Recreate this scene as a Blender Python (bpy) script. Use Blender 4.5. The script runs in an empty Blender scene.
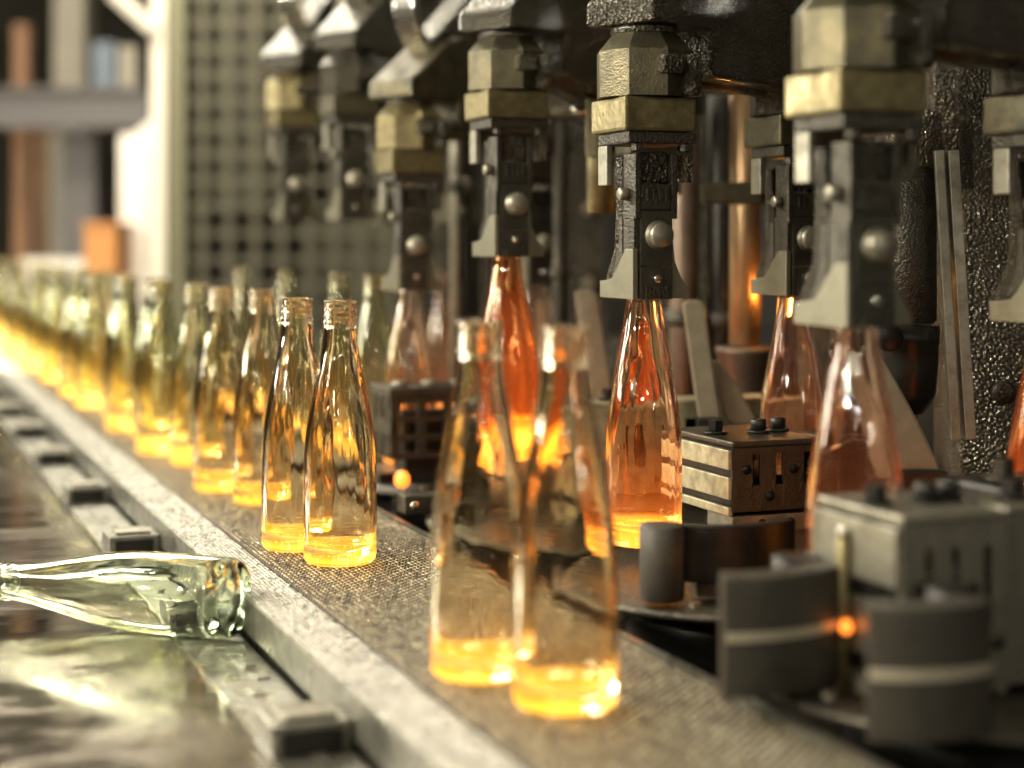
import bpy, bmesh, math, random
from mathutils import Vector, Matrix
import numpy as np
random.seed(7)
PI = math.pi
sc = bpy.context.scene
col = sc.collection
F = 1700.0; HZ = 243.0; HC = 0.305          # focal length in pixels, horizon row, lens height above the belt
CA, SA = 0.933, 0.36

def PC(px, py, D):                            # point seen at a pixel, at distance D ahead of the lens
    X = (px - 512) * D / F
    return Vector((X * CA + D * SA, -SA * X + CA * D, HC - (py - HZ) * D / F))
def PZ(px, py, z):
    return PC(px, py, F * (HC - z) / (py - HZ))

# ------------------------------------------------------------------ materials
def mat(name, color, metal=0.0, rough=0.5, grime_or_shade=None, gscale=30, gmix=.6, bump=0, bscale=200, stretch=None,
        rvar=0, peb=False, spec=None, emit=None, coat=0, detail=4, bdist=.001):
    m = bpy.data.materials.new(name); m.use_nodes = True
    N = m.node_tree.nodes; L = m.node_tree.links
    b = N['Principled BSDF']
    b.inputs['Base Color'].default_value = (*color, 1)
    b.inputs['Metallic'].default_value = metal
    b.inputs['Roughness'].default_value = rough
    if coat:
        b.inputs['Coat Weight'].default_value = coat
        b.inputs['Coat Roughness'].default_value = .05
    if spec is not None: b.inputs['Specular IOR Level'].default_value = spec
    tc = N.new('ShaderNodeTexCoord'); mp = N.new('ShaderNodeMapping')
    L.new(tc.outputs['Object'], mp.inputs['Vector'])
    if stretch: mp.inputs['Scale'].default_value = stretch
    if grime_or_shade or rvar:
        n = N.new('ShaderNodeTexNoise'); n.inputs['Scale'].default_value = gscale
        n.inputs['Detail'].default_value = detail; n.inputs['Roughness'].default_value = .65
        L.new(mp.outputs['Vector'], n.inputs['Vector'])
        r = N.new('ShaderNodeMapRange'); r.inputs['From Min'].default_value = .38; r.inputs['From Max'].default_value = .66
        L.new(n.outputs['Fac'], r.inputs['Value'])
        if grime_or_shade:
            x = N.new('ShaderNodeMix'); x.data_type = 'RGBA'
            x.inputs['A'].default_value = (*color, 1); x.inputs['B'].default_value = (*grime_or_shade, 1)
            k = N.new('ShaderNodeMath'); k.operation = 'MULTIPLY'; k.inputs[1].default_value = gmix
            L.new(r.outputs['Result'], k.inputs[0]); L.new(k.outputs[0], x.inputs['Factor'])
            L.new(x.outputs['Result'], b.inputs['Base Color'])
        if rvar:
            q = N.new('ShaderNodeMapRange'); q.inputs['To Min'].default_value = rough; q.inputs['To Max'].default_value = rough + rvar
            L.new(r.outputs['Result'], q.inputs['Value']); L.new(q.outputs['Result'], b.inputs['Roughness'])
    if bump:
        if peb:
            n2 = N.new('ShaderNodeTexVoronoi'); n2.feature = 'SMOOTH_F1'; n2.inputs['Scale'].default_value = bscale; n2.inputs['Smoothness'].default_value = .4
        else:
            n2 = N.new('ShaderNodeTexNoise'); n2.inputs['Scale'].default_value = bscale; n2.inputs['Detail'].default_value = 3
        L.new(mp.outputs['Vector'], n2.inputs['Vector'])
        bp = N.new('ShaderNodeBump'); bp.inputs['Strength'].default_value = bump; bp.inputs['Distance'].default_value = bdist
        L.new(n2.outputs[0], bp.inputs['Height']); L.new(bp.outputs['Normal'], b.inputs['Normal'])
    return m

M = {}
M['iron'] = mat('oily cast iron', (.075, .066, .045), .6, .26, (.02, .017, .012), 40, .7, 1, 330, coat=.45, bdist=.004, peb=True)
M['iron_smooth'] = mat('oily dark steel', (.085, .078, .06), .8, .3, (.03, .026, .02), 60, .7, .6, 420, rvar=.25, bdist=.0015, peb=True)
M['brass'] = mat('grimy brass', (.27, .225, .11), .85, .34, (.08, .065, .035), 45, .75, .4, 160, rvar=.25)
M['brass_dark'] = mat('oily brass', (.14, .12, .07), .8, .33, (.045, .047, .035), 40, .8, .35, 520, rvar=.2, bdist=.001, peb=True)
M['jaw'] = mat('brushed jaw steel', (.27, .255, .18), .8, .36, (.15, .135, .09), 40, .5, .15, 200, rvar=.1)
M['body'] = mat('dark jaw body', (.08, .074, .055), .75, .36, (.05, .045, .03), 50, .6, .4, 500, bdist=.001, peb=True)
M['olive'] = mat('worn olive plate', (.56, .52, .34), .6, .4, (.19, .17, .11), 50, .75, .2, 120, rvar=.2)
M['plate'] = mat('grey bracket steel', (.34, .32, .25), .8, .36, (.12, .11, .08), 45, .7, .2, 100, rvar=.2)
M['black'] = mat('black steel', (.03, .028, .024), .6, .38, (.012, .011, .01), 60, .6, .3, 120)
M['carbon'] = mat('graphite pad', (.07, .064, .05), .35, .42, (.04, .033, .028), 35, .7, .3, 90, rvar=.15)
M['pale'] = mat('pale band', (.55, .5, .38), .5, .4)
M['pad'] = mat('brown pad', (.24, .21, .145), .3, .42, (.14, .115, .075), 30, .6, .1, 90)
M['copper'] = mat('coppery rod', (.5, .33, .18), .85, .36, (.22, .13, .07), 35, .6, .2, 100, stretch=(1, 1, .3))
M['brownbox'] = mat('brown housing', (.17, .12, .085), .5, .45, (.09, .06, .04), 40, .6, .2, 90)
M['cast'] = mat('wet rough casting', (.22, .195, .145), .7, .2, (.09, .08, .055), 30, .7, 1, 280, coat=.8, bdist=.005, peb=True)
M['chrome'] = mat('bright steel', (.75, .73, .66), 1, .18)
M['table'] = mat('worn wet steel deck', (.30, .255, .19), .9, .05, (.12, .095, .07), 9, .85, .05, 22, stretch=(1, 2.2, 1), rvar=.22, bdist=.002)
M['rail'] = mat('deck rail steel', (.33, .32, .27), .85, .25, (.13, .125, .10), 30, .75, .25, 60, rvar=.25)
M['link'] = mat('belt wire', (.92, .83, .58), .55, .22, (.5, .44, .3), 60, .6)
M['grime_or_shade'] = mat('shade-dark wire sides', (.07, .06, .045), .6, .4)  # shade in the belt gaps, painted as a dark side colour
M['beltbase'] = mat('belt underside', (.06, .055, .045), .6, .5)
M['strip'] = mat('pale edge wire', (.92, .90, .84), .45, .36, (.7, .68, .62), 30, .6)
M['white'] = mat('white sheet', (.9, .86, .78), 0, .5)
M['cream'] = mat('cream paint', (.80, .74, .62), 0, .5)
M['olivepost'] = mat('olive paint', (.12, .115, .06), .1, .5)
M['greybeam'] = mat('grey paint', (.14, .13, .13), .1, .55, (.15, .14, .135), 6, .5)
M['beige'] = mat('beige paint', (.36, .33, .26), 0, .6, (.25, .23, .18), 5, .5)
M['olivemach'] = mat('dull olive machine paint', (.075, .07, .042), 0, .7, (.04, .036, .022), 5, .6)
M['matte'] = mat('matte unlit black', (.018, .016, .012), 0, .9, spec=.1)  # near-black stands for the unlit hall behind the fence
M['rust'] = mat('rust orange paint', (.30, .16, .08), 0, .6)
M['orange'] = mat('orange cloth', (.6, .27, .08), 0, .6)
M['wire'] = mat('galvanised wire', (.085, .078, .048), .1, .6)
M['wall'] = mat('hall wall', (.12, .105, .08), 0, .8, (.04, .035, .03), 1.5, .8)
M['wallback'] = mat('hall back wall', (.10, .09, .065), 0, .8, (.04, .035, .025), 2.0, .8)
M['floor'] = mat('hall floor', (.10, .09, .075), 0, .6, (.05, .045, .04), 3, .6)
M['blue'] = mat('dusty blue paint', (.16, .2, .25), .1, .6)

def glass(name, tint, base_e=0, base_col=(1, .5, .06), base_h=.012, body_e=0, body_col=(1, .25, .03), h0=.02, h1=.2, wob=.16, rough=0.0):
    m = bpy.data.materials.new(name); m.use_nodes = True
    N = m.node_tree.nodes; L = m.node_tree.links
    for n in list(N): N.remove(n)
    out = N.new('ShaderNodeOutputMaterial'); g = N.new('ShaderNodeBsdfGlass')
    g.inputs['Color'].default_value = (*tint, 1); g.inputs['IOR'].default_value = 1.5; g.inputs['Roughness'].default_value = rough
    tc = N.new('ShaderNodeTexCoord'); mp = N.new('ShaderNodeMapping'); mp.inputs['Scale'].default_value = (1, 1, .16)
    L.new(tc.outputs['Object'], mp.inputs['Vector'])
    n = N.new('ShaderNodeTexNoise'); n.inputs['Scale'].default_value = 85; n.inputs['Detail'].default_value = 1
    L.new(mp.outputs['Vector'], n.inputs['Vector'])
    bp = N.new('ShaderNodeBump'); bp.inputs['Strength'].default_value = wob; bp.inputs['Distance'].default_value = .004
    L.new(n.outputs['Fac'], bp.inputs['Height']); L.new(bp.outputs['Normal'], g.inputs['Normal'])
    sh = g.outputs[0]
    sep = N.new('ShaderNodeSeparateXYZ'); L.new(tc.outputs['Object'], sep.inputs[0])
    def hot(a, b, strength, c):
        nonlocal sh
        r = N.new('ShaderNodeMapRange'); r.interpolation_type = 'SMOOTHSTEP'
        r.inputs['From Min'].default_value = a; r.inputs['From Max'].default_value = b
        r.inputs['To Min'].default_value = strength; r.inputs['To Max'].default_value = 0
        L.new(sep.outputs['Z'], r.inputs['Value'])
        e = N.new('ShaderNodeEmission'); e.inputs['Color'].default_value = (*c, 1)
        L.new(r.outputs['Result'], e.inputs['Strength'])
        ad = N.new('ShaderNodeAddShader'); L.new(sh, ad.inputs[0]); L.new(e.outputs[0], ad.inputs[1]); sh = ad.outputs[0]
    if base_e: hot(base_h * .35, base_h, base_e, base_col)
    if body_e: hot(h0, h1, body_e, body_col)
    L.new(sh, out.inputs['Surface'])
    return m
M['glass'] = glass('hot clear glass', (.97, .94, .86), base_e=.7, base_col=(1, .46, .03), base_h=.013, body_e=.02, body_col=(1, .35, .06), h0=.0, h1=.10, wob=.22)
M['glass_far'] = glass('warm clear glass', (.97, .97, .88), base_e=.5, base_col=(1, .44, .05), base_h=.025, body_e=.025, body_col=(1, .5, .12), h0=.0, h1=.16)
M['glass_hot'] = glass('orange hot glass', (1, .91, .82), base_e=.7, base_col=(1, .38, .03), base_h=.022, body_e=.07, body_col=(1, .2, .02), h0=.01, h1=.12, wob=.3)
M['glass_red'] = glass('red hot glass', (1, .84, .68), base_e=.8, base_col=(1, .36, .03), base_h=.05, body_e=.055, body_col=(1, .15, .015), h0=.06, h1=.25)
M['glass_mid'] = glass('amber hot glass', (1, .95, .91), base_e=.5, base_col=(1, .3, .03), base_h=.04, body_e=.012, body_col=(1, .2, .04), h0=.05, h1=.25)
M['glass_cold'] = glass('cold green tinted glass', (.97, 1, .94), wob=.12)

# ------------------------------------------------------------------ mesh helper
class MB:
    def __init__(s): s.b = bmesh.new()
    def box(s, c, d, rz=0, R=None, bev=0, seg=2):
        r = bmesh.ops.create_cube(s.b, size=1)
        mtx = Matrix.Translation(c) @ (R.to_4x4() if R is not None else Matrix.Rotation(rz, 4, 'Z')) @ Matrix.Diagonal((*d, 1))
        bmesh.ops.transform(s.b, matrix=mtx, verts=r['verts'])
        if bev:
            es = list({e for v in r['verts'] for e in v.link_edges})
            bmesh.ops.bevel(s.b, geom=es, offset=bev, segments=seg, affect='EDGES', profile=.6)
        return s
    def bb(s, x0, x1, y0, y1, z0, z1, bev=0):
        return s.box(((x0+x1)/2, (y0+y1)/2, (z0+z1)/2), (x1-x0, y1-y0, z1-z0), bev=bev)
    def lathe(s, prof, n=24, c=(0, 0, 0), R=None, a0=0.0, sm=True):
        T = Matrix.Translation(c) @ (R.to_4x4() if R is not None else Matrix.Identity(4))
        rings = []
        for r, z in prof:
            if r < 1e-6: rings.append([s.b.verts.new(T @ Vector((0, 0, z)))])
            else: rings.append([s.b.verts.new(T @ Vector((r*math.cos(a0+2*PI*k/n), r*math.sin(a0+2*PI*k/n), z))) for k in range(n)])
        for A, B in zip(rings, rings[1:]):
            for k in range(n):
                j = (k+1) % n
                if len(A) == 1 and len(B) == 1: continue
                if len(A) == 1: f = s.b.faces.new((A[0], B[j], B[k]))
                elif len(B) == 1: f = s.b.faces.new((A[k], A[j], B[0]))
                else: f = s.b.faces.new((A[k], A[j], B[j], B[k]))
                f.smooth = sm
        return s
    def cyl(s, p0, p1, r, n=20, ch=0, r1=None, sm=True):
        p0 = Vector(p0); p1 = Vector(p1); d = p1 - p0; Lh = d.length
        R = d.to_track_quat('Z', 'Y').to_matrix(); r1 = r if r1 is None else r1
        pr = [(0, 0), (max(r-ch, 1e-5), 0), (r, ch), (r1, Lh-ch), (max(r1-ch, 1e-5), Lh), (0, Lh)] if ch else [(0, 0), (r, 0), (r1, Lh), (0, Lh)]
        s.lathe(pr, n, p0, R, sm=False if n < 9 else sm)
        return s
    def prism(s, poly, a, b, axis='z', bev=0, T=None):
        def P(u, v, w):
            p = {'z': (u, v, w), 'x': (w, u, v), 'y': (u, w, v)}[axis]
            return T @ Vector(p) if T is not None else Vector(p)
        A = [s.b.verts.new(P(u, v, a)) for u, v in poly]; B = [s.b.verts.new(P(u, v, b)) for u, v in poly]
        n = len(poly); fs = [s.b.faces.new(A[::-1]), s.b.faces.new(B)]
        for k in range(n): fs.append(s.b.faces.new((A[k], A[(k+1) % n], B[(k+1) % n], B[k])))
        bmesh.ops.recalc_face_normals(s.b, faces=fs)
        if bev:
            es = list({e for f in fs for e in f.edges if e.calc_face_angle(0) > .5})
            bmesh.ops.bevel(s.b, geom=es, offset=bev, segments=2, affect='EDGES', profile=.6)
        return s
    def tube(s, pts, r, n=10):
        pts = [Vector(p) for p in pts]; rings = []
        for i, p in enumerate(pts):
            d = (pts[min(i+1, len(pts)-1)] - pts[max(i-1, 0)]).normalized()
            R = d.to_track_quat('Z', 'Y').to_matrix()
            rings.append([s.b.verts.new(p + R @ Vector((r*math.cos(2*PI*k/n), r*math.sin(2*PI*k/n), 0))) for k in range(n)])
        for A, B in zip(rings, rings[1:]):
            for k in range(n):
                f = s.b.faces.new((A[k], A[(k+1) % n], B[(k+1) % n], B[k])); f.smooth = True
        s.b.faces.new(rings[0][::-1]); s.b.faces.new(rings[-1])
        return s
    def arc_wall(s, c, r0, r1, a0, a1, z0, z1, n=18, bev=0):
        poly = [(c[0]+r0*math.cos(a0+(a1-a0)*k/n), c[1]+r0*math.sin(a0+(a1-a0)*k/n)) for k in range(n+1)]
        poly += [(c[0]+r1*math.cos(a1+(a0-a1)*k/n), c[1]+r1*math.sin(a1+(a0-a1)*k/n)) for k in range(n+1)]
        return s.prism(poly, z0, z1, 'z', bev)

def obj(name, mb, m, parent=None, loc=None, rz=0, **kw):
    me = bpy.data.meshes.new(name)
    if isinstance(mb, MB):
        bmesh.ops.recalc_face_normals(mb.b, faces=mb.b.faces[:]); mb.b.to_mesh(me); mb.b.free()
    else: me = mb
    me.materials.append(M[m] if isinstance(m, str) else m)
    o = bpy.data.objects.new(name, me); col.objects.link(o)
    if parent: o.parent = parent
    if loc is not None: o.location = loc
    if rz: o.rotation_euler = (0, 0, rz)
    for k, v in kw.items(): o[k] = v
    return o
SPLIT = {'yoke_cheek', 'bolt', 'stud', 'pivot_pin', 'screw', 'rivet', 'flange', 'bolt_hole', 'jaw_rib', 'weld_bead', 'upright_leg'}
_obj = obj
def obj(name, mb, m, parent=None, loc=None, rz=0, **kw):
    if name in SPLIT and isinstance(mb, MB):
        bmm = mb.b; bmm.verts.ensure_lookup_table(); seen = set(); isl = []
        for v in bmm.verts:
            if v in seen: continue
            st = [v]; seen.add(v); g = []
            while st:
                q = st.pop(); g.append(q)
                for e in q.link_edges:
                    w_ = e.other_vert(q)
                    if w_ not in seen: seen.add(w_); st.append(w_)
            isl.append(g)
        if len(isl) > 1:
            made = []
            for g in isl:
                n2 = MB(); mp = {v: n2.b.verts.new(v.co) for v in g}
                for f in {f for v in g for f in v.link_faces}:
                    nf = n2.b.faces.new([mp[v] for v in f.verts]); nf.smooth = f.smooth
                made.append(_obj(name, n2, m, parent, loc, rz, **kw))
            bmm.free(); return made
    return _obj(name, mb, m, parent, loc, rz, **kw)
def thing(name, label, cat, loc=(0, 0, 0), rz=0, group=None):
    o = bpy.data.objects.new(name, None); col.objects.link(o); o.empty_display_size = .02
    o.location = loc; o.rotation_euler = (0, 0, rz); o['label'] = label; o['category'] = cat
    if group: o['group'] = group
    return o
def dup(root, loc, rz=None, label=None, group=None, skip=()):
    r = root.copy(); col.objects.link(r); r.location = loc
    if rz is not None: r.rotation_euler = (0, 0, rz)
    if label: r['label'] = label
    if group: r['group'] = group
    for ch in list(root.children):
        if ch.name.split('.')[0] in skip: continue
        c = ch.copy(); col.objects.link(c); c.parent = r
        for g in ch.children:
            d = g.copy(); col.objects.link(d); d.parent = c
    return r
def struct(name, mb, m, **kw): return obj(name, mb, m, kind='structure', **kw)

# ------------------------------------------------------------------ hall
hall_rz = -math.asin(SA)
mb = MB(); mb.bb(-6, 7, -3, 13, -1.0, -.9); struct('floor', mb, 'floor')
mb = MB(); mb.bb(-6, 7, -3, 13, 4.6, 4.7); struct('ceiling', mb, 'wall')
mb = MB(); mb.bb(-6, 7, 12.9, 13, -.9, 4.6); struct('wall_back', mb, 'wallback')
mb = MB(); mb.bb(6.9, 7, -3, 12.9, -.9, 4.6); struct('wall_right', mb, 'wall')
mb = MB(); mb.bb(-6.1, -6, -3, 12.9, -.9, 4.6); struct('wall_left', mb, 'wall')

# ------------------------------------------------------------------ left deck
mb = MB(); mb.bb(-1.2, .252, .3, 4.45, -.075, -.035)
# small triangular nick and scratches come from the material; a drain hole edge is modelled
deck = obj('deck_plate', mb, 'table', label='wide worn wet steel deck plate left of the belt, under the lying bottle', category='plate')
mb = MB(); mb.bb(-1.2, .30, .3, 4.45, -.11, -.0755); mb.bb(-1.15, -1.05, .4, 4.3, -.9, -.11); mb.bb(.1, .2, .4, .5, -.9, -.11); mb.bb(.1, .2, 4.2, 4.3, -.9, -.11)
obj('deck_support', mb, 'iron_smooth', label='dark steel support frame under the left deck plate', category='support')
mb = MB(); mb.bb(.2555, .3125, .3, 4.45, -.075, -.037)
rail = thing('side_rail', 'narrow grey steel rail between deck plate and wire belt, carrying the clamp blocks', 'rail')
obj('rail_bar', mb, 'rail', rail)
mb = MB(); mb.bb(.2525, .2555, .3, 4.45, -.06, -.0325); obj('edge_lip', mb, 'chrome', rail)
mb = MB()
for k in range(70):
    y = .62 + k*.054 + random.uniform(-.01, .01)
    mb.box((.2555+random.uniform(.02, .045), y, -.0366), (random.uniform(.006, .012), random.uniform(.01, .03), .0025), random.uniform(-.3, .3), bev=.0006)
obj('weld_bead', mb, 'rail', rail)
blocks = []
LB = ['nearest grey clamp block on the side rail, at the bottom edge', 'grey clamp block on the side rail just behind the lying bottle base',
      'grey clamp block on the side rail beside the clear in-focus bottle pair', 'third visible clamp block up the side rail, beyond the in-focus pair',
      'fourth visible clamp block up the side rail, beside the far bottle row', 'fifth visible blurred clamp block up the side rail', 'farthest blurred clamp block on the side rail, near the bright end', 'very last tiny clamp block at the far end of the side rail']
b0 = thing('clamp_block', LB[0], 'block', (.286, 1.11, -.037), 0, 'clamp blocks on the side rail')
mb = MB(); mb.bb(-.029, .026, -.002, .052, 0, .021, .0015); obj('block', mb, 'rail', b0)
mb = MB(); mb.bb(-.02, .018, .006, .040, .0212, .0245, .001); obj('wear_plate', mb, 'plate', b0)
mb = MB(); mb.bb(-.022, .019, -.006, -.0022, .0015, .017, .0007); obj('front_plate', mb, 'black', b0)
for i, y in enumerate([1.11, 1.50, 1.89, 2.29, 2.70, 3.09, 3.48, 3.88]):
    if i: dup(b0, (.286, y, -.037), None, LB[i])

# ------------------------------------------------------------------ conveyor
conv = thing('conveyor', 'long woven wire mesh conveyor belt running diagonally, carrying the finished bottles', 'conveyor', (.437, 3.0, -.9))
def rel(mbx): bmesh.ops.translate(mbx.b, verts=mbx.b.verts[:], vec=(-.437, -3.0, .9)); return mbx
mb = MB(); mb.bb(.316, .556, .45, 9.5, -.03, -.0046); obj('belt_bed', rel(mb), 'beltbase', conv)
mb = MB(); mb.bb(.32, .55, .5, 9.4, -.2, -.031); mb.bb(.33, .37, .6, .64, -.9, -.2); mb.bb(.5, .54, .6, .64, -.9, -.2); mb.bb(.33, .37, 4.5, 4.54, -.9, -.2); mb.bb(.5, .54, 4.5, 4.54, -.9, -.2)
obj('frame', rel(mb), 'iron_smooth', conv)
def links(x0, x1, y0, y1, px_, py_, zt, wx, wy):
    """Woven belt links: staggered little arched bars as one mesh."""
    nx = int((x1-x0)/px_); ny = int((y1-y0)/py_)
    V = []; base = np.array([(-.5, -.5, -1), (.5, -.5, -1), (.5, .5, -1), (-.5, .5, -1), (-.34, -.40, 0), (.34, -.40, 0), (.34, .40, 0), (-.34, .40, 0)])
    fq = np.array([(0, 1, 5, 4), (1, 2, 6, 5), (2, 3, 7, 6), (3, 0, 4, 7), (4, 5, 6, 7)])
    I, J = np.meshgrid(np.arange(nx), np.arange(ny), indexing='ij'); I = I.ravel(); J = J.ravel()
    cx = x0 + (I+.5)*px_ ; cy = y0 + (J + .5*(I % 2))*py_
    rs = np.random.RandomState(3)
    cz = zt + rs.uniform(-.0003, .0, len(I))
    tilt = rs.normal(0, .09, (len(I), 2))
    v = base[None]*np.array([wx, wy, .0042]); z = v[..., 2] + v[..., 0]*tilt[:, 0:1] + v[..., 1]*tilt[:, 1:2]
    v = np.stack([v[..., 0]+cx[:, None], v[..., 1]+cy[:, None], z+cz[:, None]], -1).reshape(-1, 3) - np.array([.437, 3.0, -.9])
    f = (fq[None] + 8*np.arange(len(I))[:, None, None]).reshape(-1, 4)
    me = bpy.data.meshes.new('links'); me.vertices.add(len(v)); me.vertices.foreach_set('co', v.ravel())
    me.loops.add(f.size); me.loops.foreach_set('vertex_index', f.ravel().astype(np.int32))
    me.polygons.add(len(f)); me.polygons.foreach_set('loop_start', np.arange(0, f.size, 4, dtype=np.int32))
    mi = np.tile(np.array([1, 1, 1, 1, 0], dtype=np.int32), len(I)); me.polygons.foreach_set('material_index', mi)  # pale tops, dark sides: shading between links put into the colour
    me.update(calc_edges=True); me.validate(); return me
obj('mesh_belt', links(.365, .556, .55, 4.2, .0048, .0090, 0, .0034, .0062), 'link', conv).data.materials.append(M['grime_or_shade'])
obj('edge_strip', links(.316, .364, .55, 4.2, .0038, .0074, 0.0002, .0032, .0062), 'strip', conv, label='pale fine edge strip of the belt').data.materials.append(M['rail'])
mb = MB(); mb.bb(.365, .556, 4.2, 9.4, -.0022, -.0002); obj('mesh_belt', rel(mb), 'link', conv)
mb = MB(); mb.bb(.316, .364, 4.2, 9.4, -.0022, 0); obj('edge_strip', rel(mb), 'strip', conv, label='pale fine edge strip of the belt')
mb = MB(); mb.bb(.3135, .3155, .45, 9.5, -.03, -.001); obj('side_plate', rel(mb), 'rail', conv)

# ------------------------------------------------------------------ bottles
PROF = [(0, .0025), (.018, .002), (.027, .0004), (.0315, .0008), (.0342, .0045), (.035, .010), (.0347, .024), (.0349, .035), (.0352, .06), (.0349, .085), (.0342, .105), (.0322, .125), (.0288, .145), (.0252, .165), (.0215, .183),
        (.0186, .199), (.0169, .212), (.0160, .222), (.0158, .226), (.0172, .2275), (.0174, .2295), (.0160, .2312), (.0158, .2335), (.0170, .2345), (.0170, .2358), (.0157, .2370), (.0157, .2388),
        (.0168, .2398), (.0168, .2410), (.0156, .2422), (.0155, .2440), (.0165, .2450), (.0168, .2475), (.0160, .2498)]
INN = [(.0125, .25), (.0112, .248), (.0112, .225), (.0128, .208), (.0170, .186), (.0210, .166), (.0250, .145), (.0288, .124), (.0310, .104), (.0320, .082), (.0322, .05), (.0316, .030), (.0295, .021), (.023, .0155), (.010, .0125), (0, .012)]
def bottle_mesh(n):
    b = MB(); b.lathe(PROF + INN, n)
    bmesh.ops.recalc_face_normals(b.b, faces=b.b.faces[:])
    me = bpy.data.meshes.new('bottle'); b.b.to_mesh(me); b.b.free(); me.materials.append(None); return me
BMESH = bottle_mesh(64); BFAR = bottle_mesh(32)
def bottle(loc, m, label, group, far=False, rz=0.0):
    o = bpy.data.objects.new('glass_bottle', BFAR if far else BMESH); col.objects.link(o)
    o.material_slots[0].link = 'OBJECT'; o.material_slots[0].material = M[m]
    o.location = loc; o.rotation_euler = (0, 0, rz)
    o['label'] = label; o['category'] = 'bottle'; o['group'] = group
    return o
GB = 'finished bottles standing on the wire belt'
bottle((.4366, 1.034, .0003), 'glass', 'blurred clear bottle nearest the lens on the belt, right one of the front pair', GB)
bottle((.411, 1.128, .0003), 'glass', 'blurred clear bottle on the belt, left one of the front pair', GB, rz=1)
bottle((.4315, 1.575, .0003), 'glass', 'sharp clear bottle on the belt with glowing yellow base, right one of the in-focus pair', GB, rz=2)
bottle((.411, 1.664, .0003), 'glass', 'sharp clear bottle on the belt, left and partly hidden one of the in-focus pair', GB, rz=3)
bottle((.446, 1.97, .0003), 'glass', 'clear bottle standing on the belt directly behind the in-focus pair', GB, rz=4)
bottle((.421, 2.087, .0003), 'glass', 'clear bottle on the belt, second behind the in-focus pair and left of it', GB, rz=5)
ys = [2.34, 2.48, 2.69, 2.81, 3.02, 3.23]
LBL = ['blurred clear bottle, first of the receding row behind the six nearest belt bottles', 'second clear bottle of the blurred receding row on the belt', 'third clear bottle of the blurred receding row on the belt',
       'fourth clear bottle of the blurred receding row on the belt', 'fifth clear bottle of the blurred receding row on the belt', 'sixth clear bottle of the blurred receding row on the belt']
for i, y in enumerate(ys): bottle((.424 + (.012 if i % 2 == 0 else -.012), y, .0003), 'glass_far', LBL[i], GB, True, i)
y = 3.36; k = 0
while y < 8.6:
    bottle((.424 + (.03 if k % 3 == 0 else -.012 if k % 3 == 1 else .01), y, .0003), 'glass_far', 'far greenish-gold bottle melting into the blurred end of the belt row', 'far blurred bottles at the end of the belt row', True, k)
    y += .12 + .01*(k % 3) + (.09 if k > 8 else 0); k += 1

# lying bottle (cold)
lb = bottle((0, 0, 0), 'glass_cold', 'pale green clear bottle lying on its side on the wet deck plate', 'bottle lying on the deck'); del lb['group']
bc = PC(236, 594, 1.455); dirc = Vector((-.945*CA + .327*SA, .945*SA + .327*CA, 0)).normalized()
lb.rotation_mode = 'QUATERNION'
lb.rotation_quaternion = dirc.to_track_quat('Z', 'Y'); lb.location = (bc.x, bc.y, -.035 + .0354)

# hanging bottles and tong heads -----------------------------------------------
R1, R2 = .677, .90
def rows(k): return (R1, 1.417+.355*k), (R2, 1.528+.355*k)
GH = 'hot bottles hanging from the takeout tongs'
HB = [((R1, 1.062), .245, 'glass_mid', 'amber tinted blurred bottle hanging from the large foreground tong head at right'),
      ((R2, 1.125), .241, 'glass_red', 'orange hot bottle cut off by the right edge of the photo, under the rightmost tong'),
      ((R1, 1.417), .254, 'glass_hot', 'sharp hot bottle with orange glowing base hanging from the sharp central tong head'),
      ((R2, 1.528), .2515, 'glass_mid', 'amber tinted bottle under the tong right of the sharp central tong'),
      ((R1, 1.77), .290, 'glass_red', 'orange-red hot bottle hanging above and behind the front bottle pair'),
      ((R2, 1.885), .258, 'glass_red', 'red-orange hot bottle hidden behind the sharp hanging bottle'),
      ((R1, 2.126), .243, 'glass_mid', 'blurred reddish bottle under the brass-topped tong in mid distance'),
      ((R2, 2.24), .246, 'glass_mid', 'blurred reddish bottle just right of the raised orange-red one')]
for (x, y), zj, m, lab in HB:
    bottle((x, y, zj + .0245 - .25), m, lab, GH, rz=x*9+y)

tong = thing('takeout_tong', 'x', 'takeout tong', (0, 0, 0), 0, 'takeout tongs along the machine')
mb = MB(); mb.bb(-.036, .036, -.036, .040, .152, .183, .003); c_ = obj('collar', mb, 'brass', tong)
mb = MB(); mb.lathe([(0, .184), (.0455, .184), (.0455, .226), (.031, .2425), (0, .2425)], 8, a0=math.radians(2.5), sm=False)
bmesh.ops.bevel(mb.b, geom=[e for e in mb.b.edges if e.calc_face_angle(0) > .3], offset=.008, segments=3, affect='EDGES')
obj('housing', mb, 'brass_dark', tong)
mb = MB(); mb.box((.006, -.043, .212), (.024, .014, .018), .15, bev=.003); obj('lug', mb, 'iron', tong)
mb = MB(); mb.cyl((.030, -.034, .184), (.030, -.034, .222), .011, 12, .002); obj('corner_boss', mb, 'iron', tong)
mb = MB(); mb.bb(-.031, .037, -.033, .034, .141, .1515, .0015); obj('retaining_plate', mb, 'iron_smooth', tong)
mb = MB()
for x, y in ((-.021, -.029), (.028, -.029), (-.024, .024)): mb.cyl((x, y, .1345), (x, y, .1405), .0055, 6)
obj('stud', mb, 'iron_smooth', tong)
mb = MB(); mb.bb(-.033, -.027, .010, .030, .104, .1405, .001); obj('side_strap', mb, 'plate', tong)
mb = MB(); mb.bb(.028, .036, -.030, -.010, .106, .1405, .002); obj('side_lug', mb, 'iron', tong)
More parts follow.
